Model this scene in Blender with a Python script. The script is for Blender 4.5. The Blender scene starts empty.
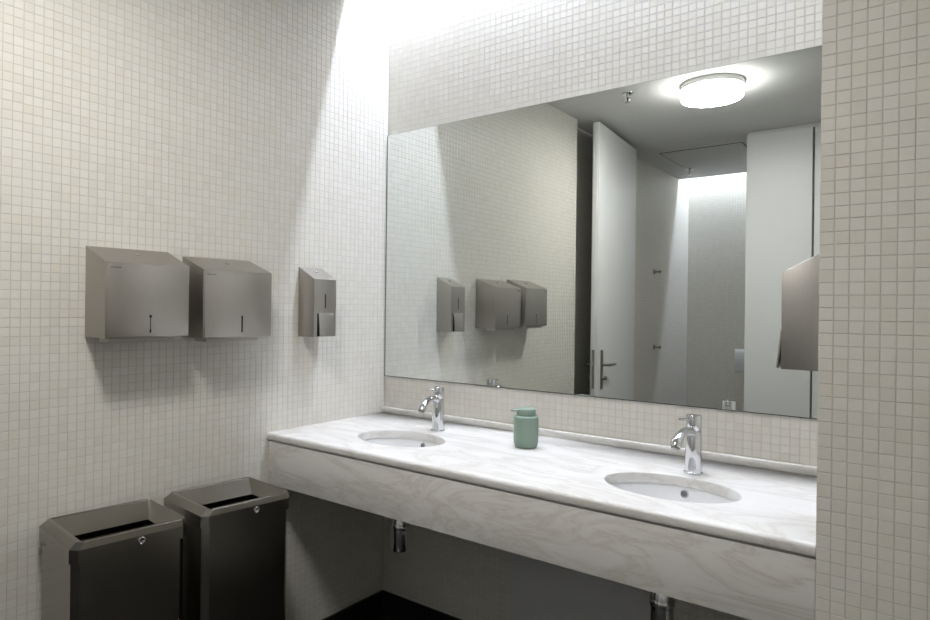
import bpy, bmesh, math, random
import numpy as np
from mathutils import Vector, Matrix
random.seed(7); rng = np.random.default_rng(7)
S = bpy.context.scene
COL = S.collection
PI = math.pi

# ------------------------------------------------------------------ camera
YAW, PITCH, ROLL = math.radians(38.9909), math.radians(0.0118), math.radians(0.7)
F, PX, PY = 651.05, 413.27, 307.47
CAM = np.array([1.9173, -2.1756, 1.3575])
fw = np.array([-math.sin(YAW)*math.cos(PITCH), math.cos(YAW)*math.cos(PITCH), math.sin(PITCH)])
rt = np.array([math.cos(YAW), math.sin(YAW), 0.0]); up = np.cross(rt, fw)
_c, _s = math.cos(ROLL), math.sin(ROLL)
rt, up = _c*rt + _s*up, -_s*rt + _c*up
cd = bpy.data.cameras.new('camera'); cam = bpy.data.objects.new('camera', cd); COL.objects.link(cam)
cd.sensor_width = 36; cd.lens = F/930*36; cd.shift_x = (465-PX)/930; cd.shift_y = (PY-310)/930
cd.clip_start = 0.05; cd.clip_end = 60
cam.matrix_world = Matrix([[rt[0], up[0], -fw[0], CAM[0]], [rt[1], up[1], -fw[1], CAM[1]], [rt[2], up[2], -fw[2], CAM[2]], [0, 0, 0, 1]])
S.camera = cam
def project(P):
    d = np.asarray(P, float) - CAM; z = d @ fw
    return PX + F*(d @ rt)/z, PY - F*(d @ up)/z

# ------------------------------------------------------------------ world, light levels, exposure
w = bpy.data.worlds.new('world'); S.world = w; w.use_nodes = True
w.node_tree.nodes['Background'].inputs[0].default_value = (0.75, 0.85, 1, 1)
w.node_tree.nodes['Background'].inputs[1].default_value = 0.3
S.view_settings.view_transform = 'Standard'; S.view_settings.look = 'None'
S.view_settings.gamma = 1; S.view_settings.use_curve_mapping = False
S.view_settings.exposure = 0.72
LAMP_STRENGTH = 54.0
SKYLIGHT_STRENGTH = 106.0
SKYLIGHT_COLOR = (0.84, 0.905, 1.08)
LAMP_COLOR = (1.0, 0.985, 0.955)

# ------------------------------------------------------------------ dimensions
ZC = 2.64            # ceiling
SLOT = 0.275         # light slot along the mirror wall
XP, DP = 1.7295, 0.661   # return wall beside the counter
XR = 2.60            # right wall of the room
YD = -2.955           # face of the stall partition
ZTOP = 3.41          # top of the light shaft
P = 0.025            # mosaic pitch
PHX, PHY, PHZ = 0.0045, 0.007, 0.0165

# ------------------------------------------------------------------ material helpers
def nodes_of(name):
    m = bpy.data.materials.new(name); m.use_nodes = True
    nt = m.node_tree; return m, nt, nt.nodes['Principled BSDF']
def N(nt, t, **kw):
    n = nt.nodes.new(t)
    for k, v in kw.items(): setattr(n, k, v)
    return n
def plain(name, col, rough=0.5, metal=0.0, spec=0.5, noise=0.0, scale=40, bump=0.0):
    m, nt, b = nodes_of(name)
    b.inputs['Base Color'].default_value = (*col, 1); b.inputs['Roughness'].default_value = rough
    b.inputs['Metallic'].default_value = metal; b.inputs['Specular IOR Level'].default_value = spec
    if noise or bump:
        g = N(nt, 'ShaderNodeNewGeometry'); tx = N(nt, 'ShaderNodeTexNoise'); tx.inputs['Scale'].default_value = scale; tx.inputs['Detail'].default_value = 4
        nt.links.new(g.outputs['Position'], tx.inputs['Vector'])
        if noise:
            r = N(nt, 'ShaderNodeMapRange'); r.inputs['To Min'].default_value = 1-noise; r.inputs['To Max'].default_value = 1+noise
            nt.links.new(tx.outputs['Fac'], r.inputs['Value'])
            mx = N(nt, 'ShaderNodeVectorMath', operation='SCALE'); mx.inputs[0].default_value = col
            nt.links.new(r.outputs['Result'], mx.inputs['Scale']); nt.links.new(mx.outputs['Vector'], b.inputs['Base Color'])
        if bump:
            bp = N(nt, 'ShaderNodeBump'); bp.inputs['Strength'].default_value = bump; bp.inputs['Distance'].default_value = 0.002
            nt.links.new(tx.outputs['Fac'], bp.inputs['Height']); nt.links.new(bp.outputs['Normal'], b.inputs['Normal'])
    return m
def emit(name, col, strength):
    m = bpy.data.materials.new(name); m.use_nodes = True; nt = m.node_tree
    nt.nodes.remove(nt.nodes['Principled BSDF']); e = N(nt, 'ShaderNodeEmission')
    e.inputs[0].default_value = (*col, 1); e.inputs[1].default_value = strength
    nt.links.new(e.outputs[0], nt.nodes['Material Output'].inputs['Surface']); return m
def cell_vector(nt):
    g = N(nt, 'ShaderNodeNewGeometry')
    a = N(nt, 'ShaderNodeVectorMath', operation='ADD'); a.inputs[1].default_value = (-PHX, PHY, -PHZ)
    s = N(nt, 'ShaderNodeVectorMath', operation='SCALE'); s.inputs['Scale'].default_value = 1/P
    nt.links.new(g.outputs['Position'], a.inputs[0]); nt.links.new(a.outputs[0], s.inputs[0])
    return s.outputs[0]
TILE_COLS = [(0.0, (0.645, 0.620, 0.560)), (0.35, (0.668, 0.646, 0.590)), (0.75, (0.680, 0.661, 0.610)), (0.93, (0.655, 0.628, 0.552)), (1.0, (0.692, 0.676, 0.632))]
def tile_color(nt, vec):
    f = N(nt, 'ShaderNodeVectorMath', operation='FLOOR'); nt.links.new(vec, f.inputs[0])
    wn = N(nt, 'ShaderNodeTexWhiteNoise'); nt.links.new(f.outputs[0], wn.inputs['Vector'])
    cr = N(nt, 'ShaderNodeValToRGB')
    while len(cr.color_ramp.elements) < len(TILE_COLS): cr.color_ramp.elements.new(0.5)
    for e, (p, c) in zip(cr.color_ramp.elements, TILE_COLS): e.position = p; e.color = (*c, 1)
    nt.links.new(wn.outputs['Value'], cr.inputs[0]); return cr.outputs[0], wn
def mat_tile():
    m, nt, b = nodes_of('cream_mosaic_tile'); v = cell_vector(nt); c, wn = tile_color(nt, v)
    nt.links.new(c, b.inputs['Base Color'])
    r = N(nt, 'ShaderNodeMapRange'); r.inputs['To Min'].default_value = 0.38; r.inputs['To Max'].default_value = 0.62
    nt.links.new(wn.outputs['Value'], r.inputs['Value']); nt.links.new(r.outputs['Result'], b.inputs['Roughness'])
    b.inputs['Specular IOR Level'].default_value = 0.35
    return m
def mat_tile_far(axes):
    """far mosaic, too small to pick apart: joints drawn by the material. axes = the two in-plane axes"""
    m, nt, b = nodes_of('cream_mosaic_far_' + axes); v = cell_vector(nt); c, wn = tile_color(nt, v)
    fr = N(nt, 'ShaderNodeVectorMath', operation='FRACTION'); nt.links.new(v, fr.inputs[0])
    sp = N(nt, 'ShaderNodeSeparateXYZ'); nt.links.new(fr.outputs[0], sp.inputs[0])
    outs = []
    for a in axes:
        q = N(nt, 'ShaderNodeMath', operation='LESS_THAN'); q.inputs[1].default_value = 0.09
        nt.links.new(sp.outputs['XYZ'.index(a)], q.inputs[0]); outs.append(q.outputs[0])
    mxx = N(nt, 'ShaderNodeMath', operation='MAXIMUM'); nt.links.new(outs[0], mxx.inputs[0]); nt.links.new(outs[1], mxx.inputs[1])
    mix = N(nt, 'ShaderNodeMix', data_type='RGBA'); nt.links.new(mxx.outputs[0], mix.inputs['Factor'])
    nt.links.new(c, mix.inputs['A']); mix.inputs['B'].default_value = (0.53, 0.515, 0.48, 1)
    nt.links.new(mix.outputs['Result'], b.inputs['Base Color']); b.inputs['Roughness'].default_value = 0.5; b.inputs['Specular IOR Level'].default_value = 0.35
    return m
def mat_marble():
    m, nt, b = nodes_of('white_marble')
    g = N(nt, 'ShaderNodeNewGeometry'); mp = N(nt, 'ShaderNodeMapping'); mp.inputs['Rotation'].default_value = (0.5, 0.45, 0.35); mp.inputs['Scale'].default_value = (1.0, 2.6, 3.4)
    nt.links.new(g.outputs['Position'], mp.inputs['Vector'])
    n1 = N(nt, 'ShaderNodeTexNoise'); n1.inputs['Scale'].default_value = 2.6; n1.inputs['Detail'].default_value = 8; n1.inputs['Roughness'].default_value = 0.62; n1.inputs['Distortion'].default_value = 1.1
    nt.links.new(mp.outputs[0], n1.inputs['Vector'])
    sub = N(nt, 'ShaderNodeMath', operation='SUBTRACT'); sub.inputs[1].default_value = 0.5; nt.links.new(n1.outputs['Fac'], sub.inputs[0])
    ab = N(nt, 'ShaderNodeMath', operation='ABSOLUTE'); nt.links.new(sub.outputs[0], ab.inputs[0])
    cr = N(nt, 'ShaderNodeValToRGB'); e = cr.color_ramp.elements
    e[0].position = 0.0; e[0].color = (0.57, 0.545, 0.50, 1); e[1].position = 0.06; e[1].color = (0.685, 0.67, 0.64, 1)
    x = e.new(0.016); x.color = (0.63, 0.61, 0.575, 1); x = e.new(0.25); x.color = (0.72, 0.71, 0.69, 1)
    nt.links.new(ab.outputs[0], cr.inputs[0])
    n2 = N(nt, 'ShaderNodeTexNoise'); n2.inputs['Scale'].default_value = 5.5; n2.inputs['Detail'].default_value = 6; n2.inputs['Distortion'].default_value = 1.8
    nt.links.new(mp.outputs[0], n2.inputs['Vector'])
    c2 = N(nt, 'ShaderNodeValToRGB'); c2.color_ramp.elements[0].position = 0.66; c2.color_ramp.elements[0].color = (0, 0, 0, 1); c2.color_ramp.elements[1].position = 0.76; c2.color_ramp.elements[1].color = (1, 1, 1, 1)
    nt.links.new(n2.outputs['Fac'], c2.inputs[0])
    sc = N(nt, 'ShaderNodeMath', operation='MULTIPLY'); sc.inputs[1].default_value = 0.45; nt.links.new(c2.outputs[0], sc.inputs[0])
    mix = N(nt, 'ShaderNodeMix', data_type='RGBA'); nt.links.new(sc.outputs[0], mix.inputs['Factor']); nt.links.new(cr.outputs[0], mix.inputs['A'])
    mix.inputs['B'].default_value = (0.52, 0.475, 0.39, 1)
    nt.links.new(mix.outputs['Result'], b.inputs['Base Color'])
    b.inputs['Roughness'].default_value = 0.34; b.inputs['Specular IOR Level'].default_value = 0.32
    return m
def mat_steel(name, col, rough, stretch, var=1.0):
    m, nt, b = nodes_of(name)
    tc = N(nt, 'ShaderNodeTexCoord'); mp = N(nt, 'ShaderNodeMapping'); mp.inputs['Scale'].default_value = stretch
    nt.links.new(tc.outputs['Object'], mp.inputs['Vector'])
    n = N(nt, 'ShaderNodeTexNoise'); n.inputs['Scale'].default_value = 420; n.inputs['Detail'].default_value = 2; nt.links.new(mp.outputs[0], n.inputs['Vector'])
    r = N(nt, 'ShaderNodeMapRange'); r.inputs['To Min'].default_value = rough-0.03*var; r.inputs['To Max'].default_value = rough+0.04*var
    nt.links.new(n.outputs['Fac'], r.inputs['Value']); nt.links.new(r.outputs['Result'], b.inputs['Roughness'])
    r2 = N(nt, 'ShaderNodeMapRange'); r2.inputs['To Min'].default_value = 1-0.07*var; r2.inputs['To Max'].default_value = 1+0.05*var
    nt.links.new(n.outputs['Fac'], r2.inputs['Value'])
    s = N(nt, 'ShaderNodeVectorMath', operation='SCALE'); s.inputs[0].default_value = col; nt.links.new(r2.outputs['Result'], s.inputs['Scale'])
    nt.links.new(s.outputs[0], b.inputs['Base Color']); b.inputs['Metallic'].default_value = 1.0
    return m
M = dict(
    tile=mat_tile(), grout=plain('grey_grout', (0.555, 0.54, 0.505), 0.85, noise=0.06, scale=15),
    far_yz=mat_tile_far('YZ'), far_xz=mat_tile_far('XZ'), marble=mat_marble(),
    steel=mat_steel('brushed_steel', (0.435, 0.412, 0.38), 0.40, (1, 1, 0.04)),
    bin_steel=mat_steel('bin_steel', (0.32, 0.305, 0.278), 0.19, (1, 1, 0.04), 0.25),
    chrome=plain('chrome', (0.70, 0.71, 0.73), 0.06, 1.0), dark=plain('black_slot', (0.012, 0.012, 0.012), 0.6),
    steel_dark=plain('dark_steel', (0.22, 0.21, 0.20), 0.35, 1.0),
    ceramic=plain('white_ceramic', (0.80, 0.80, 0.80), 0.08), sage=plain('sage_green', (0.215, 0.29, 0.24), 0.55, noise=0.05, scale=300),
    ceiling=plain('white_plaster', (0.72, 0.72, 0.71), 0.9, noise=0.02, scale=8), white=plain('white_laminate', (0.72, 0.73, 0.73), 0.42, noise=0.01, scale=6),
    floor=plain('black_stone_floor', (0.018, 0.017, 0.016), 0.35, noise=0.25, scale=20), skirting=plain('black_skirting', (0.010, 0.010, 0.010), 0.4),
    mirror=plain('mirror_silver', (0.80, 0.83, 0.81), 0.0, 1.0), mirror_edge=plain('mirror_edge', (0.05, 0.055, 0.05), 0.5),
    panel=plain('grey_panel', (0.62, 0.62, 0.63), 0.5), plastic=plain('white_plastic', (0.66, 0.67, 0.68), 0.4), ring=plain('lamp_ring', (0.62, 0.62, 0.60), 0.5),
    paper=plain('paper_edge', (0.55, 0.53, 0.49), 0.7), lamp=emit('lamp_opal', LAMP_COLOR, LAMP_STRENGTH), lamp_side=emit('lamp_opal_side', LAMP_COLOR, LAMP_STRENGTH*0.33), sky=emit('skylight_daylight', SKYLIGHT_COLOR, SKYLIGHT_STRENGTH),
    plaster=plain('shaft_plaster', (0.72, 0.72, 0.71), 0.9), hw=plain('satin_hardware', (0.30, 0.29, 0.27), 0.32, 1.0))

# ------------------------------------------------------------------ mesh helpers
def link(name, me, parent=None, label=None):
    o = bpy.data.objects.new(name, me); COL.objects.link(o)
    if parent is not None: o.parent = parent
    if label: o['label'] = label
    return o
def mesh_of(name, bm, mat, smooth=None):
    bmesh.ops.recalc_face_normals(bm, faces=bm.faces)
    me = bpy.data.meshes.new(name); bm.to_mesh(me); bm.free()
    if mat: me.materials.append(M[mat] if isinstance(mat, str) else mat)
    if smooth is not None:
        for p in me.polygons: p.use_smooth = True
        me.set_sharp_from_angle(angle=math.radians(smooth))
    return me
def obj(name, bm, mat, parent=None, smooth=None, label=None):
    return link(name, mesh_of(name, bm, mat, smooth), parent, label)
def thing(name, label, cat, loc=(0, 0, 0), rz=0, group=None):
    o = bpy.data.objects.new(name, None); COL.objects.link(o); o.empty_display_size = 0.05
    o.location = loc; o.rotation_euler = (0, 0, rz); o['label'] = label; o['category'] = cat
    if group: o['group'] = group
    return o
def tag(o, label, cat, group=None):
    o['label'] = label; o['category'] = cat
    if group: o['group'] = group
    return o
def struct(o): o['kind'] = 'structure'; return o
def dup(root, loc, rz, label):
    r = root.copy(); COL.objects.link(r); r.location = loc; r.rotation_euler = (0, 0, rz); r['label'] = label
    for ch in list(root.children):
        c = ch.copy(); COL.objects.link(c); c.parent = r
        for g in list(ch.children):
            d = g.copy(); COL.objects.link(d); d.parent = c
    return r
def add_box(bm, x0, x1, y0, y1, z0, z1, bev=0, seg=1):
    r = bmesh.ops.create_cube(bm, size=1)['verts']
    for v in r: v.co = Vector(((x0+x1)/2+v.co.x*(x1-x0), (y0+y1)/2+v.co.y*(y1-y0), (z0+z1)/2+v.co.z*(z1-z0)))
    if bev:
        es = list({e for v in r for e in v.link_edges}); bmesh.ops.bevel(bm, geom=es, offset=bev, segments=seg, affect='EDGES', profile=0.5)
    return bm
def box(x0, x1, y0, y1, z0, z1, bev=0, seg=1): return add_box(bmesh.new(), x0, x1, y0, y1, z0, z1, bev, seg)
def add_lathe(bm, prof, n=32, c=(0, 0, 0), sx=1, sy=1, axis='Z', caps=True):
    rings = []
    for r, h in prof:
        ring = []
        for i in range(n):
            a = 2*PI*i/n; x, y = r*math.cos(a)*sx, r*math.sin(a)*sy
            p = {'Z': (x, y, h), 'X': (h, x, y), 'Y': (x, h, y)}[axis]
            ring.append(bm.verts.new((p[0]+c[0], p[1]+c[1], p[2]+c[2])))
        rings.append(ring)
    for a, b in zip(rings, rings[1:]):
        for i in range(n): bm.faces.new((a[i], a[(i+1) % n], b[(i+1) % n], b[i]))
    if caps:
        bm.faces.new(rings[0]); bm.faces.new(rings[-1])
    return bm
def lathe(prof, n=32, **k): return add_lathe(bmesh.new(), prof, n, **k)
def add_tube(bm, pts, radii, n=14, flat=1.0):
    pts = [Vector(p) for p in pts]; rings = []
    if not hasattr(radii, '__len__'): radii = [radii]*len(pts)
    ref = Vector((1, 0, 0))
    for i, p in enumerate(pts):
        t = (pts[min(i+1, len(pts)-1)] - pts[max(i-1, 0)]).normalized()
        if abs(t.dot(ref)) > 0.95: ref = Vector((0, 1, 0))
        a = (ref - t*ref.dot(t)).normalized(); b = t.cross(a)
        rings.append([bm.verts.new(p + a*radii[i]*math.cos(2*PI*k/n) + b*radii[i]*flat*math.sin(2*PI*k/n)) for k in range(n)])
    for a, b in zip(rings, rings[1:]):
        for k in range(n): bm.faces.new((a[k], a[(k+1) % n], b[(k+1) % n], b[k]))
    bm.faces.new(rings[0]); bm.faces.new(rings[-1]); return bm
def tube(pts, radii, n=14, flat=1.0): return add_tube(bmesh.new(), pts, radii, n, flat)
def add_prism(bm, poly, y0, y1, bev=0):
    """poly in (x,z), extruded along y"""
    a = [bm.verts.new((x, y0, z)) for x, z in poly]; b = [bm.verts.new((x, y1, z)) for x, z in poly]
    n = len(poly); fs = [bm.faces.new(a), bm.faces.new(b)]
    for i in range(n): fs.append(bm.faces.new((a[i], a[(i+1) % n], b[(i+1) % n], b[i])))
    if bev: bmesh.ops.bevel(bm, geom=list({e for f in fs for e in f.edges}), offset=bev, segments=2, affect='EDGES', profile=0.5)
    return bm
def prism(poly, y0, y1, bev=0): return add_prism(bmesh.new(), poly, y0, y1, bev)

# ------------------------------------------------------------------ room shell
wall_left = struct(obj('wall_left', box(-0.30, 0, -1.955, 0.20, 0, ZTOP+0.1), 'grout'))
bm = bmesh.new()
add_box(bm, 0, XP, 0, 0.20, 0, ZTOP+0.1)
wall_back = struct(obj('wall_back', bm, 'grout'))
bm = box(XP, XR+0.2, -DP, 0.20, 0, ZTOP+0.1)
wall_right = struct(obj('wall_right', bm, 'grout'))                 # return wall that ends the counter niche
struct(obj('wall_side', box(XR, XR+0.2, -5.0, -DP, 0, ZC), 'far_yz'))
struct(obj('wall_stall_left', box(-0.30, -0.08, -5.0, -1.955, 0, ZTOP+0.1), 'far_yz'))
struct(obj('wall_stall_back', box(-0.08, XR, -5.0, -4.74, 0, ZTOP+0.1), 'far_xz'))
struct(obj('wall_stall_right', box(1.06, 1.12, -4.74, -3.006, 0, ZC), 'far_yz'))
struct(obj('floor', box(-0.30, XR+0.2, -5.0, 0.2, -0.1, 0), 'floor'))
CEIL_Y1 = -4.42
bm = box(-0.30, XR+0.2, CEIL_Y1, -SLOT, ZC, ZC+0.06)
ceiling = struct(obj('ceiling', bm, 'ceiling'))
# light shafts over the counter and at the back of the stall
struct(obj('wall_shaft', box(0, XP, -SLOT-0.06, -SLOT, ZC+0.06, ZTOP+0.1), 'plaster'))
struct(obj('wall_shaft', box(-0.08, XR, CEIL_Y1, CEIL_Y1+0.06, ZC+0.06, ZTOP+0.1), 'plaster'))
bm = box(0, XP, -SLOT, 0, ZTOP+0.02, ZTOP+0.1); struct(obj('ceiling_shaft', bm, 'plaster'))
bm = box(-0.08, XR, -4.74, CEIL_Y1, ZTOP+0.02, ZTOP+0.1); struct(obj('ceiling_shaft', bm, 'plaster'))
bm = box(0.004, XP-0.004, -0.112, -0.055, ZTOP+0.005, ZTOP+0.018); struct(obj('window_1', bm, 'sky'))
bm = box(-0.07, 1.05, -4.70, -4.62, ZTOP+0.005, ZTOP+0.018); struct(obj('window_2', bm, 'sky'))
# skirtings
struct(obj('baseboard_left', box(0.0015, 0.013, -1.955, -0.0015, 0, 0.103, 0.002), 'skirting'))
struct(obj('baseboard_back', box(0.013, XP-0.0015, -0.013, -0.0015, 0, 0.103, 0.002), 'skirting'))
struct(obj('baseboard_right', box(XP, XR, -DP-0.013, -DP-0.0015, 0, 0.103, 0.002), 'skirting'))

# stall partition: fixed white panel, closed door beside it, open door
ZD = 2.615
struct(obj('wall_partition', box(0.832, 1.238, YD-0.05, YD, 0.01, ZD, 0.002), 'white'))
d2 = struct(obj('door_2', box(1.250, 2.07, YD-0.05, YD, 0.01, ZD, 0.002), 'white'))
obj('handle', tube([(1.38, YD, 1.0), (1.38, YD+0.05, 1.0), (1.50, YD+0.055, 1.0)], 0.009), 'hw', d2, 40)
struct(obj('wall_partition', box(2.082, XR, YD-0.05, YD, 0.01, ZD, 0.002), 'white'))
struct(obj('trim_1', box(-0.078, 0.004, YD-0.05, YD, 0.0, ZD, 0.002), 'white'))
struct(obj('trim_3', box(0.832, XR, YD-0.05, YD-0.03, ZD, ZC, 0), 'ceiling'))
# open door: leaf built along its own +y from the hinge, swung back beside the left wall
LW = 0.915
door = struct(obj('door_1', box(0, 0.046, 0, LW, 0.01, ZD, 0.0015), 'white'))
door.location = (0.008, YD+0.045, 0); door.rotation_euler = (0, 0, math.radians(-5.3))
obj('edge_rebate', box(0.008, 0.036, LW, LW+0.006, 0.01, ZD-0.006, 0.001), 'white', door)
lp = obj('lock_plate', box(0.013, 0.031, LW+0.0055, LW+0.008, 0.83, 1.09, 0.001), 'hw', door)
obj('latch', box(0.016, 0.028, LW+0.007, LW+0.018, 0.985, 1.01, 0.002), 'chrome', lp)
for sx, x0 in ((1, 0.046), (-1, 0.0)):
    yh = LW-0.095
    bp = obj('back_plate', box(min(x0, x0+sx*0.006), max(x0, x0+sx*0.006), yh-0.021, yh+0.021, 0.82, 1.085, 0.002), 'hw', door)
    obj('lever', tube([(x0, yh, 0.985), (x0+sx*0.045, yh, 0.985), (x0+sx*0.055, yh-0.013, 0.985), (x0+sx*0.055, yh-0.135, 0.983)], [0.009, 0.009, 0.010, 0.009]), 'hw', bp, 40)
    obj('thumb_turn', tube([(x0, yh, 0.895), (x0+sx*0.035, yh, 0.895)], [0.012, 0.014]), 'hw', bp, 40)
hatch = struct(obj('trim_2', box(0.13, 0.735, -3.86, -3.24, ZC-0.004, ZC, 0.001), 'ceiling'))
hatch_gap = obj('shadow_gap', box(0.122, 0.743, -3.868, -3.227, ZC-0.0015, ZC-0.0005), 'dark', hatch)

# ------------------------------------------------------------------ mosaic
TS, TT, TC = P-0.0018, 0.0009, 0.0005       # tile side, thickness, chamfer
def tile_verts(su, sv):
    a, b = su/2, sv/2; q = []
    for (ia, h) in ((0, 0), (0, TT-TC), (TC, TT)):
        q += [(-a+ia, -b+ia, h), (a-ia, -b+ia, h), (a-ia, b-ia, h), (-a+ia, b-ia, h)]
    return np.array(q)
TF = [(8, 9, 10, 11)] + [(r*4+i, r*4+(i+1) % 4, r*4+4+(i+1) % 4, r*4+4+i) for r in (0, 1) for i in range(4)]
tile_me = bpy.data.meshes.new('tile'); tile_me.from_pydata([tuple(v) for v in tile_verts(TS, TS)], [], TF); tile_me.materials.append(M['tile'])
def mosaic(wall, org, U, V, nrm, u_rng, pu, v_rng, pv, skip=None, front=None):
    """tiles on a wall plane; columns start at phase pu, rows at pv. front = function telling which tiles the camera sees"""
    org, U, V, nrm = [np.array(q, float) for q in (org, U, V, nrm)]
    cand = []; rest = []
    ku = range(int(math.floor((u_rng[0]-pu)/P)), int(math.ceil((u_rng[1]-pu)/P)))
    kv = range(int(math.floor((v_rng[0]-pv)/P)), int(math.ceil((v_rng[1]-pv)/P)))
    for i in ku:
        a0, a1 = max(u_rng[0], pu+i*P), min(u_rng[1], pu+(i+1)*P)
        if a1-a0 < 0.005: continue
        for j in kv:
            b0, b1 = max(v_rng[0], pv+j*P), min(v_rng[1], pv+(j+1)*P)
            if b1-b0 < 0.005: continue
            uc, vc = (a0+a1)/2, (b0+b1)/2
            if skip and skip(uc, vc): continue
            full = abs(a1-a0-P) < 1e-6 and abs(b1-b0-P) < 1e-6
            area = 0
            if front and full:
                c = org+U*uc+V*vc
                if (c-CAM) @ fw > 0.2:
                    q = [project(c+U*s*P/2+V*t*P/2) for s, t in ((-1, -1), (1, -1), (1, 1), (-1, 1))]
                    if all(0 < p[0] < 930 and 0 < p[1] < 620 for p in q) and front(*project(c)):
                        area = abs(sum(q[k][0]*q[(k+1) % 4][1]-q[(k+1) % 4][0]*q[k][1] for k in range(4)))/2
            (cand if area else rest).append((area, uc, vc, a1-a0, b1-b0))
    cand.sort(reverse=True); rest += cand[300:]; cand = cand[:300]
    for _, uc, vc, _, _ in cand:
        o = bpy.data.objects.new('tile', tile_me); COL.objects.link(o); o.parent = wall
        c = org+U*uc+V*vc+nrm*random.uniform(-0.0002, 0.0002)
        m = Matrix([[U[k], V[k], nrm[k], c[k]] for k in range(3)]+[[0, 0, 0, 1]])
        o.matrix_world = m @ Matrix.Rotation(random.gauss(0, 0.006), 4, 'X') @ Matrix.Rotation(random.gauss(0, 0.006), 4, 'Y') @ Matrix.Rotation(random.gauss(0, 0.004), 4, 'Z')
    n = len(rest); base = tile_verts(TS, TS); vs = np.empty((n*12, 3))
    for k, (_, uc, vc, su, sv) in enumerate(rest):
        b = base if (su == P and sv == P) else tile_verts(su-0.0019, sv-0.0019)
        tu, tv = rng.normal(0, 0.006, 2); off = rng.uniform(-0.0002, 0.0002)
        h = b[:, 2]+off+np.where(b[:, 2] > 0, b[:, 0]*tu+b[:, 1]*tv, 0)
        du, dv = rng.normal(0, 0.00015, 2)
        vs[k*12:k*12+12] = org + np.outer(uc+du+b[:, 0], U) + np.outer(vc+dv+b[:, 1], V) + np.outer(h, nrm)
    F0 = np.array(TF); faces = (F0[None]+12*np.arange(n)[:, None, None]).reshape(-1, 4)
    me = bpy.data.meshes.new('tile_field'); me.from_pydata(vs.tolist(), [], faces.tolist()); me.materials.append(M['tile'])
    o = link('tile_field', me, wall); o['kind'] = 'stuff'
    return o
def inr(x, y, r): return r[0] < x < r[2] and r[1] < y < r[3]
MX0, MX1, MZ0, MZ1 = 0.010, XP-0.004, 1.056, 2.117
CT, CB = 0.893, 0.865
# left wall: u runs from the corner towards the camera (-y), v up
mosaic(wall_left, (0, 0, 0), (0, -1, 0), (0, 0, 1), (1, 0, 0), (0.0, 1.955), PHY, (0.10, 2.95), PHZ,
       skip=lambda u, v: v > ZC+0.005 and u > SLOT-0.005,
       front=lambda x, y: x < 382 and not inr(x, y, (84, 245, 190, 338)) and not inr(x, y, (182, 255, 272, 338)) and not inr(x, y, (297, 266, 336, 336)) and not (y > 490))
# back wall: u = +x
mosaic(wall_back, (0, 0, 0), (1, 0, 0), (0, 0, 1), (0, -1, 0), (0.0, XP), PHX, (0.10, 2.95), PHZ,
       skip=lambda u, v: (MZ0+0.02 < v < MZ1-0.02) or (CB-0.12 < v < CT-0.02),
       front=lambda x, y: x < 814 and y < 470)
# return wall, face towards the room and face towards the counter
mosaic(wall_right, (0, -DP, 0), (1, 0, 0), (0, 0, 1), (0, -1, 0), (XP, XR), PHX, (0.10, ZC), PHZ, front=lambda x, y: x > 818)
mosaic(wall_right, (XP, 0, 0), (0, -1, 0), (0, 0, 1), (-1, 0, 0), (0.0, DP), PHY, (CT+0.005, 2.95), PHZ,
       skip=lambda u, v: v > ZC+0.005 and u > SLOT-0.005)

# ------------------------------------------------------------------ mirror
mirror = thing('mirror', 'large frameless wall mirror above the marble counter', 'mirror', ((MX0+MX1)/2, 0, MZ0))
x0 = -(MX1-MX0)/2
obj('backing', box(x0-0.006, -x0, -0.0085, -0.0022, -0.003, MZ1-MZ0+0.002), 'mirror_edge', mirror)
obj('glass', box(x0, -x0, -0.0125, -0.0085, 0, MZ1-MZ0), 'mirror', mirror)

# ------------------------------------------------------------------ marble counter
CD = 0.652
SINKS = [(0.432, -0.402), (1.366, -0.408)]
SA, SB = 0.172, 0.129
counter = thing('washbasin_counter', 'long white veined marble washbasin counter along the mirror wall', 'counter', (0, 0, 0))
bm = bmesh.new(); RN = 0.011; yf = -CD+RN; yb = -0.003; xe0, xe1 = 0.002, XP-0.002
def q4(pts): bm.faces.new([bm.verts.new(p) for p in pts])
hx, hy0, hy1 = 0.24, -0.56, -0.24
xs = [xe0]
for sx, _ in SINKS: xs += [sx-hx, sx+hx]
xs.append(xe1)
for z in (CT, CB):
    q4([(xe0, yf, z), (xe1, yf, z), (xe1, hy0, z), (xe0, hy0, z)]); q4([(xe0, hy1, z), (xe1, hy1, z), (xe1, yb, z), (xe0, yb, z)])
    for k in (0, 2, 4): q4([(xs[k], hy0, z), (xs[k+1], hy0, z), (xs[k+1], hy1, z), (xs[k], hy1, z)])
NS = 64
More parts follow.
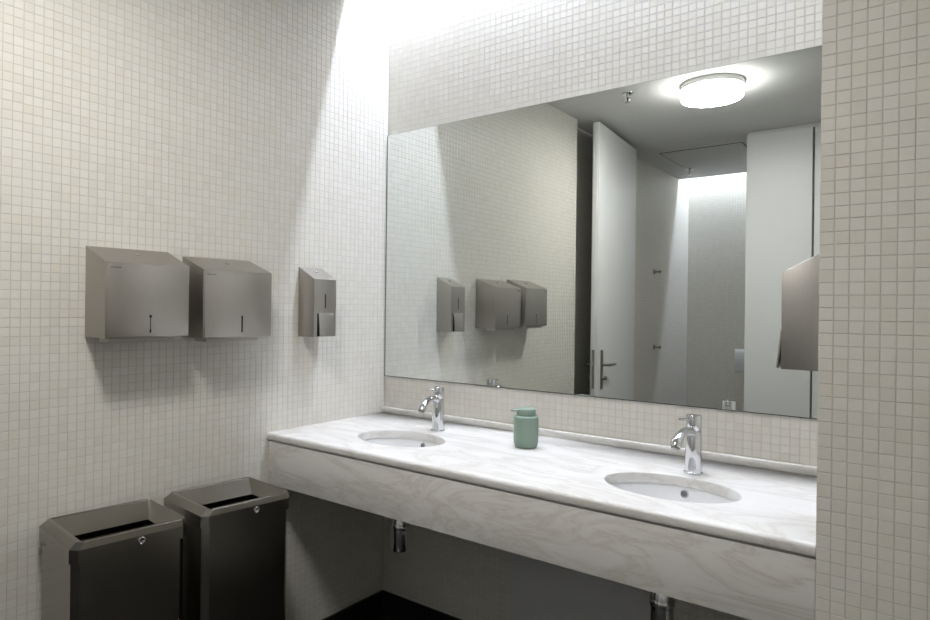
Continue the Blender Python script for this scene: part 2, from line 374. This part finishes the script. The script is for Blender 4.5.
for sx, sy in SINKS:
    ell = []; rect = []
    for i in range(NS):
        a = 2*PI*i/NS; c, s = math.cos(a), math.sin(a); ell.append((sx+SA*c, sy+SB*s))
        t = min(hx/abs(c) if abs(c) > 1e-9 else 1e9, ((hy1-sy) if s > 0 else (sy-hy0))/abs(s) if abs(s) > 1e-9 else 1e9)
        rect.append((sx+t*c, sy+t*s))
    corners = [(sx+hx, hy1), (sx-hx, hy1), (sx-hx, hy0), (sx+hx, hy0)]
    for z in (CT, CB):
        for i in range(NS):
            j = (i+1) % NS; p, q = rect[i], rect[j]; mid = []
            for c in corners:
                if min(p[0], q[0])-1e-6 <= c[0] <= max(p[0], q[0])+1e-6 and min(p[1], q[1])-1e-6 <= c[1] <= max(p[1], q[1])+1e-6 and abs(p[0]-q[0]) > 1e-6 and abs(p[1]-q[1]) > 1e-6: mid.append(c)
            q4([(*ell[i], z), (*p, z)]+[(*c, z) for c in mid]+[(*q, z), (*ell[j], z)])
    prof = [(0, CT), (0.0012, CT-0.0012), (0.0012, CB)]
    sm = SA
    ringp = [(0.0, CT), (-0.0015, CT-0.003), (-0.0015, CB)]
    for (d0, z0), (d1, z1) in zip(ringp, ringp[1:]):
        for i in range(NS):
            j = (i+1) % NS; f = lambda k, d: (sx+(SA+d)*math.cos(2*PI*k/NS), sy+(SB+d)*math.sin(2*PI*k/NS))
            q4([(*f(i, d0), z0), (*f(j, d0), z0), (*f(j, d1), z1), (*f(i, d1), z1)])
# eased front edge
zc0 = CB+0.002
arc = [(yf, CT)] + [(yf-RN*math.sin(a), CT-RN+RN*math.cos(a)) for a in [PI/2*k/6 for k in range(1, 7)]] + [(-CD, CB+0.006), (-CD+0.002, CB+0.002), (-CD+0.006, CB), (yf, CB)]
for (y0, z0), (y1, z1) in zip(arc, arc[1:]): q4([(xe0, y0, z0), (xe1, y0, z0), (xe1, y1, z1), (xe0, y1, z1)])
for x in (xe0, xe1): q4([(x, y, z) for y, z in arc]+[(x, yb, CB), (x, yb, CT)])
bmesh.ops.remove_doubles(bm, verts=bm.verts, dist=1e-5)
obj('worktop', bm, 'marble', counter, 40)
obj('apron', box(xe0, xe1, -CD+0.006, -CD+0.034, 0.7026, CB-0.003, 0.0025, 2), 'marble', counter, 40)
obj('shadow_joint', box(xe0, xe1, -CD+0.012, -CD+0.03, CB-0.003, CB), 'panel', counter)
tag(obj('splash_strip', box(xe0, xe1, -0.0225, -0.0025, CT, CT+0.0255, 0.004, 2), 'marble', None, 40), 'low white marble splash strip along the foot of the mirror wall', 'splashback')

# ------------------------------------------------------------------ washbasins
def basin(label, loc):
    t = thing('washbasin', label, 'washbasin', loc, 0, 'oval undermount washbasins')
    bm = bmesh.new(); n = 64; dep = 0.135; rings = []
    prof = [(1.13, 0.0), (1.02, 0.0), (1.005, -0.006)] + [(math.cos(a)**0.62*1.0, -0.006-dep*math.sin(a)**1.0) for a in [PI/2*k/14 for k in range(1, 14)]]
    for s, h in prof: rings.append([bm.verts.new((SA*s*math.cos(2*PI*i/n), SB*s*math.sin(2*PI*i/n), CB-0.0005+h)) for i in range(n)])
    outer = [[bm.verts.new((v.co.x*1.03+0*s, v.co.y*1.03, v.co.z-0.012)) for v in ring] for ring in rings]
    for rs in (rings, outer):
        for a, b in zip(rs, rs[1:]):
            for i in range(n): bm.faces.new((a[i], a[(i+1) % n], b[(i+1) % n], b[i]))
    for i in range(n): bm.faces.new((rings[0][i], rings[0][(i+1) % n], outer[0][(i+1) % n], outer[0][i])); 
    bm.faces.new(rings[-1]); bm.faces.new(outer[-1])
    me = mesh_of('bowl', bm, 'ceramic', 60)
    link('bowl', me, t)
    zb = CB-0.006-dep
    obj('drain', lathe([(0.031, zb+0.001), (0.031, zb+0.004), (0.026, zb+0.006), (0.012, zb+0.004), (0.002, zb+0.004)], 32), 'chrome', t, 40)
    # overflow ring on the rear inner side
    a = math.radians(5.2); s = math.cos(a)**0.62; yy, zz = SB*s, CB-0.006-dep*math.sin(a)
    a2 = math.radians(7.5); y2, z2 = SB*math.cos(a2)**0.62, CB-0.006-dep*math.sin(a2)
    tdir = Vector((0, y2-yy, z2-zz)).normalized(); nrm = Vector((0, -abs(tdir.z), abs(tdir.y)))
    rot = Vector((0, 0, 1)).rotation_difference(nrm).to_matrix().to_4x4()
    ov = obj('overflow_ring', lathe([(0.0118, -0.004), (0.0118, 0.0025), (0.0108, 0.0035), (0.0088, 0.0025), (0.0088, -0.003)], 24), 'chrome', t, 40)
    ov.matrix_local = Matrix.Translation((0.0, yy, zz)) @ rot
    h = obj('hole', lathe([(0.0088, -0.003), (0.0088, 0.0012), (0.001, 0.0012)], 20), 'steel_dark', ov)
    return t
B1 = basin('oval white washbasin sunk in the counter nearest the steel bins', (SINKS[0][0], SINKS[0][1], 0))
B2 = dup(B1, (SINKS[1][0], SINKS[1][1], 0), 0, 'oval white washbasin sunk in the counter nearest the tiled return wall')

# ------------------------------------------------------------------ taps
def tap(label, loc):
    t = thing('mixer_tap', label, 'tap', loc, 0, 'chrome mixer taps')
    obj('base_ring', lathe([(0.0265, 0), (0.0265, 0.004), (0.024, 0.006)], 32), 'chrome', t, 40)
    obj('body', lathe([(0.0240, 0.004), (0.0232, 0.03), (0.0222, 0.07), (0.0215, 0.118), (0.0208, 0.120)], 36), 'chrome', t, 40)
    obj('neck_joint', lathe([(0.0195, 0.119), (0.0195, 0.1225)], 32), 'steel_dark', t, 40)
    h = obj('handle', lathe([(0.0205, 0.122), (0.0212, 0.1235), (0.0212, 0.163), (0.0195, 0.166)], 36), 'chrome', t, 40)
    obj('lever', tube([(-0.002, -0.014, 0.155), (-0.006, -0.035, 0.157), (-0.012, -0.066, 0.159)], [0.0042, 0.0038, 0.0034], 10), 'chrome', h, 40)
    pts = []; rad = []
    for k in range(13):
        u = k/12
        pts.append((0, -0.006-0.098*u, 0.114+0.016*math.sin(u*PI*0.75)-0.020*u**3)); rad.append(0.0150-0.0025*math.sin(u*PI))
    pts += [(0, -0.111, 0.100), (0, -0.1155, 0.089)]; rad += [0.0155, 0.0150]
    obj('spout', tube(pts, rad, 18, 0.85), 'chrome', t, 50)
    obj('aerator', tube([(0, -0.114, 0.092), (0, -0.1175, 0.0845)], [0.0122, 0.0118], 16), 'steel_dark', t, 40)
    return t
T1 = tap('chrome lever mixer tap behind the washbasin nearest the bins', (SINKS[0][0]+0.012, -0.197, CT))
T1.rotation_euler = (0, 0, math.radians(5))
dup(T1, (SINKS[1][0]+0.004, -0.212, CT), math.radians(-8), 'chrome lever mixer tap behind the washbasin nearest the return wall')

# ------------------------------------------------------------------ green soap pump
t = thing('soap_pump', 'sage green soap pump bottle standing on the counter between the taps', 'soap pump', (0.838, -0.232, CT))
obj('bottle', lathe([(0.030, 0), (0.0345, 0.0015), (0.0375, 0.006), (0.0405, 0.018), (0.0412, 0.034), (0.0412, 0.100), (0.0402, 0.1045), (0.0375, 0.1065), (0.030, 0.107)], 44), 'sage', t, 50)
hd = obj('pump_head', lathe([(0.0305, 0.107), (0.0315, 0.1085), (0.0315, 0.127), (0.0305, 0.130), (0.0285, 0.131)], 40), 'sage', t, 50)
nz = obj('nozzle', box(-0.006, 0.006, -0.058, -0.02, 0.123, 0.1285, 0.0022, 2), 'sage', hd, 40)
t.rotation_euler = (0, 0, math.radians(-30))

# ------------------------------------------------------------------ wall dispensers
def towel_dispenser(label, y_far, y_near, zt, zb, zf, dep, style):
    """stands on the left wall; local origin at the wall, bottom centre; +x into the room"""
    W = (y_far-y_near); H = zt-zb; HF = zf-zb
    t = thing('paper_towel_dispenser', label, 'towel dispenser', (0.0016, (y_far+y_near)/2, zb), 0, 'steel paper towel dispensers')
    w2 = W/2
    obj('body', prism([(0, 0), (dep-0.002, 0), (dep-0.002, HF-0.001), (0, H-0.001)], -w2, w2, 0.002), 'steel', t, 30)
    obj('front_cover', box(dep-0.004, dep, -w2+0.004, w2, 0.002, HF-0.0005, 0.0018, 2), 'steel', t, 60)
    a = math.atan2(H-HF, dep); L = math.hypot(dep, H-HF)
    lid = obj('sloped_lid', box(0, L+0.001, -w2, w2, -0.0015, 0.0008, 0.0006), 'steel', t)
    lid.matrix_local = Matrix.Translation((0, 0, H-0.0005)) @ Matrix.Rotation(a, 4, 'Y')
    lk = obj('lock', lathe([(0.0075, 0), (0.0075, 0.003), (0.006, 0.004)], 20, c=(L*0.42, 0, 0.0005)), 'chrome', lid, 40)
    if style == 'key':
        obj('keyhole', lathe([(0.0045, dep-0.0005), (0.0045, dep+0.0006)], 16, c=(0, 0.004, 0.062), axis='X'), 'dark', t)
        obj('level_slit', box(dep-0.0005, dep+0.0006, 0.003, 0.0052, 0.016, 0.060), 'dark', t)
        obj('keyhole', box(dep-0.0005, dep+0.0006, 0.0015, 0.0065, 0.014, 0.024), 'dark', t)
    else:
        obj('level_slit', box(dep-0.0005, dep+0.0006, 0.0095, 0.0150, 0.017, 0.072, 0), 'dark', t)
    bm = box(dep, dep+0.0004, -w2+0.012, -w2+0.020, HF-0.0165, HF-0.0105)
    add_box(bm, dep, dep+0.0004, -w2+0.022, -w2+0.044, HF-0.0155, HF-0.0120)
    obj('maker_mark', bm, 'steel_dark', t)
    obj('outlet_tray', box(dep*0.32, dep*0.82, -w2*0.82, w2*0.72, -0.012, 0.0, 0.002), 'paper', t)
    return t
towel_dispenser('square steel paper towel dispenser with a keyhole slit, farther from the mirror', -1.056, -1.313, 1.5244, 1.2608, 1.4743, 0.1239, 'key')
towel_dispenser('square steel paper towel dispenser with a plain dark slit, nearer the mirror', -0.7388, -1.0048, 1.5148, 1.252, 1.4687, 0.1239, 'slit')
def soap_dispenser(label, loc, rz):
    t = thing('soap_dispenser', label, 'soap dispenser', loc, rz, 'steel wall soap dispensers')
    W, H, HF, dep = 0.1137, 0.2662, 0.2177, 0.0891; w2 = W/2
    obj('body', prism([(0, 0), (dep, 0), (dep, HF), (0, H-0.001)], -w2, w2, 0.0012), 'steel', t, 30)
    a = math.atan2(H-HF, dep); L = math.hypot(dep, H-HF)
    lid = obj('sloped_lid', box(0, L+0.0005, -w2, w2, -0.0015, 0.0008, 0.0006), 'steel', t)
    lid.matrix_local = Matrix.Translation((0, 0, H-0.0005)) @ Matrix.Rotation(a, 4, 'Y')
    obj('lock', lathe([(0.0075, 0), (0.0075, 0.003), (0.006, 0.004)], 20, c=(L*0.40, 0, 0.0005)), 'chrome', lid, 40)
    obj('level_slit', box(dep-0.0005, dep+0.0006, -0.0025, 0.0025, 0.108, 0.162), 'dark', t)
    pl = obj('push_plate', prism([(dep, 0.088), (dep+0.004, 0.090), (dep+0.0125, 0.002), (dep+0.0085, 0.0)], -0.036, 0.040, 0.001), 'steel', t, 30)
    obj('plate_recess', box(dep-0.0005, dep+0.0005, -0.040, 0.043, 0.002, 0.088), 'dark', t)
    return t
S1 = soap_dispenser('tall steel soap dispenser on the left wall beside the mirror', (0.0016, -0.4538, 1.2429), 0)
dup(S1, (XP-0.0016, -0.455, 1.229), PI, 'steel soap dispenser seen side-on in front of the mirror, half hidden by the return wall')

# ------------------------------------------------------------------ waste bins
def bin_(label, loc, rz):
    t = thing('waste_bin', label, 'waste bin', loc, rz, 'steel waste bins')
    D, W, H, LH = 0.268, 0.302, 0.77, 0.052; ch = 0.017
    def outline(ins, fr=ch, bk=0.010):
        d, w = D/2-ins, W/2-ins
        return [(-d+bk, -w), (d-fr, -w), (d, -w+fr), (d, w-fr), (d-fr, w), (-d+bk, w), (-d, w-bk), (-d, -w+bk)]
    def loops(bm, lst, cap0=False, cap1=False):
        rs = [[bm.verts.new((x, y, z)) for x, y in o] for o, z in lst]
        for a, b in zip(rs, rs[1:]):
            for i in range(len(a)): bm.faces.new((a[i], a[(i+1) % len(a)], b[(i+1) % len(a)], b[i]))
        if cap0: bm.faces.new(rs[0])
        if cap1: bm.faces.new(rs[-1])
        return rs
    bm = bmesh.new(); loops(bm, [(outline(0.006), 0.012), (outline(0.006), H-LH+0.004)], True, False)
    obj('body', bm, 'bin_steel', t)
    bm = bmesh.new(); loops(bm, [(outline(0.015), 0.0), (outline(0.015), 0.012)], True, True); obj('foot', bm, 'skirting', t)
    def rim(bk, fr, lf, rg, e, ef):      # eight points, one inset per side
        x0, x1, y0, y1 = -D/2+bk, D/2-fr, -W/2+lf, W/2-rg
        return [(x0+e, y0), (x1-ef, y0), (x1, y0+ef), (x1, y1-ef), (x1-ef, y1), (x0+e, y1), (x0, y1-e), (x0, y0+e)]
    bm = bmesh.new()
    loops(bm, [(outline(0.006), H-LH), (outline(0), H-LH), (outline(0), H-0.018), (rim(0.012, 0.0025, 0.016, 0.004, 0.010, 0.016), H-0.002),
               (rim(0.013, 0.004, 0.017, 0.0055, 0.009, 0.015), H), (rim(0.020, 0.0065, 0.026, 0.009, 0.0006, 0.0006), H), (rim(0.021, 0.0075, 0.027, 0.010, 0.0006, 0.0006), H-0.002)])
    lid = obj('lid', bm, 'bin_steel', t)
    bm = bmesh.new()
    hole = [(x-0.014, y) for x, y in rim(D/2-0.024, D/2-0.024, 0.042, 0.042, 0.0006, 0.0006)]
    loops(bm, [(rim(0.021, 0.0075, 0.027, 0.010, 0.0006, 0.0006), H-0.002), (hole, H-0.036), (hole, H-0.042)])
    obj('funnel', bm, 'bin_steel', lid)
    obj('liner', box(-D/2+0.02, D/2-0.02, -W/2+0.02, W/2-0.02, H-0.16, H-0.15), 'dark', t)
    lk = obj('lock', lathe([(0.0095, D/2-0.001), (0.0095, D/2+0.003), (0.0075, D/2+0.0042), (0.006, D/2+0.003), (0.001, D/2+0.003)], 24, c=(0, 0.020, H-0.030), axis='X'), 'chrome', lid, 40)
    obj('key_slot', box(D/2+0.002, D/2+0.0036, 0.019, 0.021, H-0.035, H-0.025), 'dark', lk)
    obj('rivet', lathe([(0.004, -W/2+0.003), (0.004, -W/2-0.0005), (0.002, -W/2-0.0015)], 14, c=(-D/2+0.022, 0, H-LH-0.014), axis='Y'), 'chrome', t, 40)
    return t
BN = bin_('brushed steel waste bin standing under the towel dispensers, away from the counter', (0.163, -1.300, 0), math.radians(-6))
dup(BN, (0.178, -0.944, 0), math.radians(-6), 'brushed steel waste bin standing right beside the end of the counter')

# ------------------------------------------------------------------ under the counter
def trap(label, loc):
    t = thing('bottle_trap', label, 'drain trap', loc, 0, 'chrome bottle traps')
    obj('tail_pipe', lathe([(0.016, 0.56), (0.016, 0.711)], 20), 'chrome', t, 40)
    obj('cup', lathe([(0.026, 0.496), (0.030, 0.501), (0.030, 0.60), (0.026, 0.612), (0.017, 0.616)], 28), 'chrome', t, 40)
    obj('collar', lathe([(0.0315, 0.572), (0.033, 0.574), (0.033, 0.590), (0.0315, 0.592)], 28), 'chrome', t, 40)
    ly = -loc[1]
    obj('waste_pipe', tube([(0, 0.025, 0.625), (0, 0.10, 0.625), (0, ly-0.002, 0.625)], 0.016), 'chrome', t, 40)
    obj('wall_flange', lathe([(0.032, ly-0.0025), (0.032, ly-0.006), (0.018, ly-0.014)], 24, c=(0, 0, 0.625), axis='Y'), 'chrome', t, 40)
    return t
TR = trap('chrome bottle trap hanging under the counter end nearest the bins', (SINKS[0][0], -0.402, 0))
dup(TR, (SINKS[1][0]-0.018, -0.402, 0), 0, 'chrome bottle trap hanging under the counter end nearest the return wall')
ap = thing('access_panel', 'plain grey access panel on the wall under the counter', 'panel', (0.935, 0, 0))
obj('panel_sheet', box(-0.275, 0.278, -0.020, -0.0017, 0.107, 0.742, 0.0015), 'panel', ap)
for sx in (-0.255, 0.258):
    for z in (0.13, 0.72): obj('screw', lathe([(0.005, -0.0195), (0.005, -0.0215), (0.003, -0.0225)], 14, c=(sx, 0, z), axis='Y'), 'chrome', ap, 40)

# ------------------------------------------------------------------ ceiling fittings
t = thing('ceiling_lamp', 'round white flush ceiling lamp, lit, reflected in the mirror', 'lamp', (0.905, -1.75, ZC))
obj('base_ring', lathe([(0.135, 0), (0.165, -0.002), (0.166, -0.030), (0.158, -0.032)], 64), 'ring', t, 40)
df = obj('diffuser', lathe([(0.150, -0.031), (0.163, -0.0325), (0.163, -0.078), (0.158, -0.086)], 64, caps=False), 'lamp_side', t, 50)
obj('diffuser_face', lathe([(0.158, -0.086), (0.145, -0.089), (0.05, -0.0905), (0.004, -0.091)], 64, caps=False), 'lamp', df, 50)
def sprinkler(label, loc):
    t = thing('sprinkler_head', label, 'sprinkler', loc, 0, 'ceiling sprinkler heads')
    obj('rosette', lathe([(0.035, 0), (0.034, -0.004), (0.022, -0.010), (0.012, -0.012)], 28), 'chrome', t, 40)
    obj('stem', lathe([(0.010, -0.010), (0.009, -0.026)], 16), 'chrome', t, 40)
    for s in (-1, 1): obj('frame_arm', tube([(s*0.008, 0, -0.024), (s*0.014, 0, -0.036), (s*0.011, 0, -0.048), (0, 0, -0.055)], 0.0026, 8), 'chrome', t, 40)
    obj('bulb', lathe([(0.0015, -0.026), (0.003, -0.030), (0.003, -0.046), (0.0015, -0.05)], 12), 'dark', t, 40)
    obj('deflector', lathe([(0.004, -0.053), (0.0155, -0.0555), (0.0155, -0.057), (0.004, -0.0565)], 24), 'chrome', t, 40)
    return t
SP = sprinkler('small chrome ceiling sprinkler head near the round lamp', (0.469, -1.626, ZC))
dup(SP, (0.150, -3.965, ZC), 0, 'small chrome ceiling sprinkler head inside the toilet stall')

# ------------------------------------------------------------------ stall fittings seen in the mirror
def hook(label, loc):
    t = thing('coat_hook', label, 'hook', loc, 0, 'wall hooks in the stall')
    obj('rosette', lathe([(0.024, 0), (0.024, 0.006), (0.020, 0.008)], 24, axis='X'), 'hw', t, 40)
    obj('peg', lathe([(0.008, 0.006), (0.008, 0.045), (0.014, 0.050), (0.014, 0.060), (0.011, 0.063)], 20, axis='X'), 'hw', t, 40)
    return t
HK = hook('upper steel coat hook on the tiled stall wall', (-0.08, -3.74, 1.704))
dup(HK, (-0.08, -3.76, 1.029), 0, 'lower steel coat hook on the tiled stall wall')
t = thing('flush_plate', 'white toilet flush plate on the back wall of the stall', 'flush plate', (0.495, -4.74, 0.885))
obj('plate', box(-0.125, 0.125, 0, 0.014, -0.105, 0.105, 0.004, 2), 'plastic', t, 40)
for x0, x1 in ((-0.108, 0.02), (0.026, 0.108)): obj('button', box(x0, x1, 0.013, 0.018, -0.06, 0.085, 0.003, 2), 'plastic', t, 40)
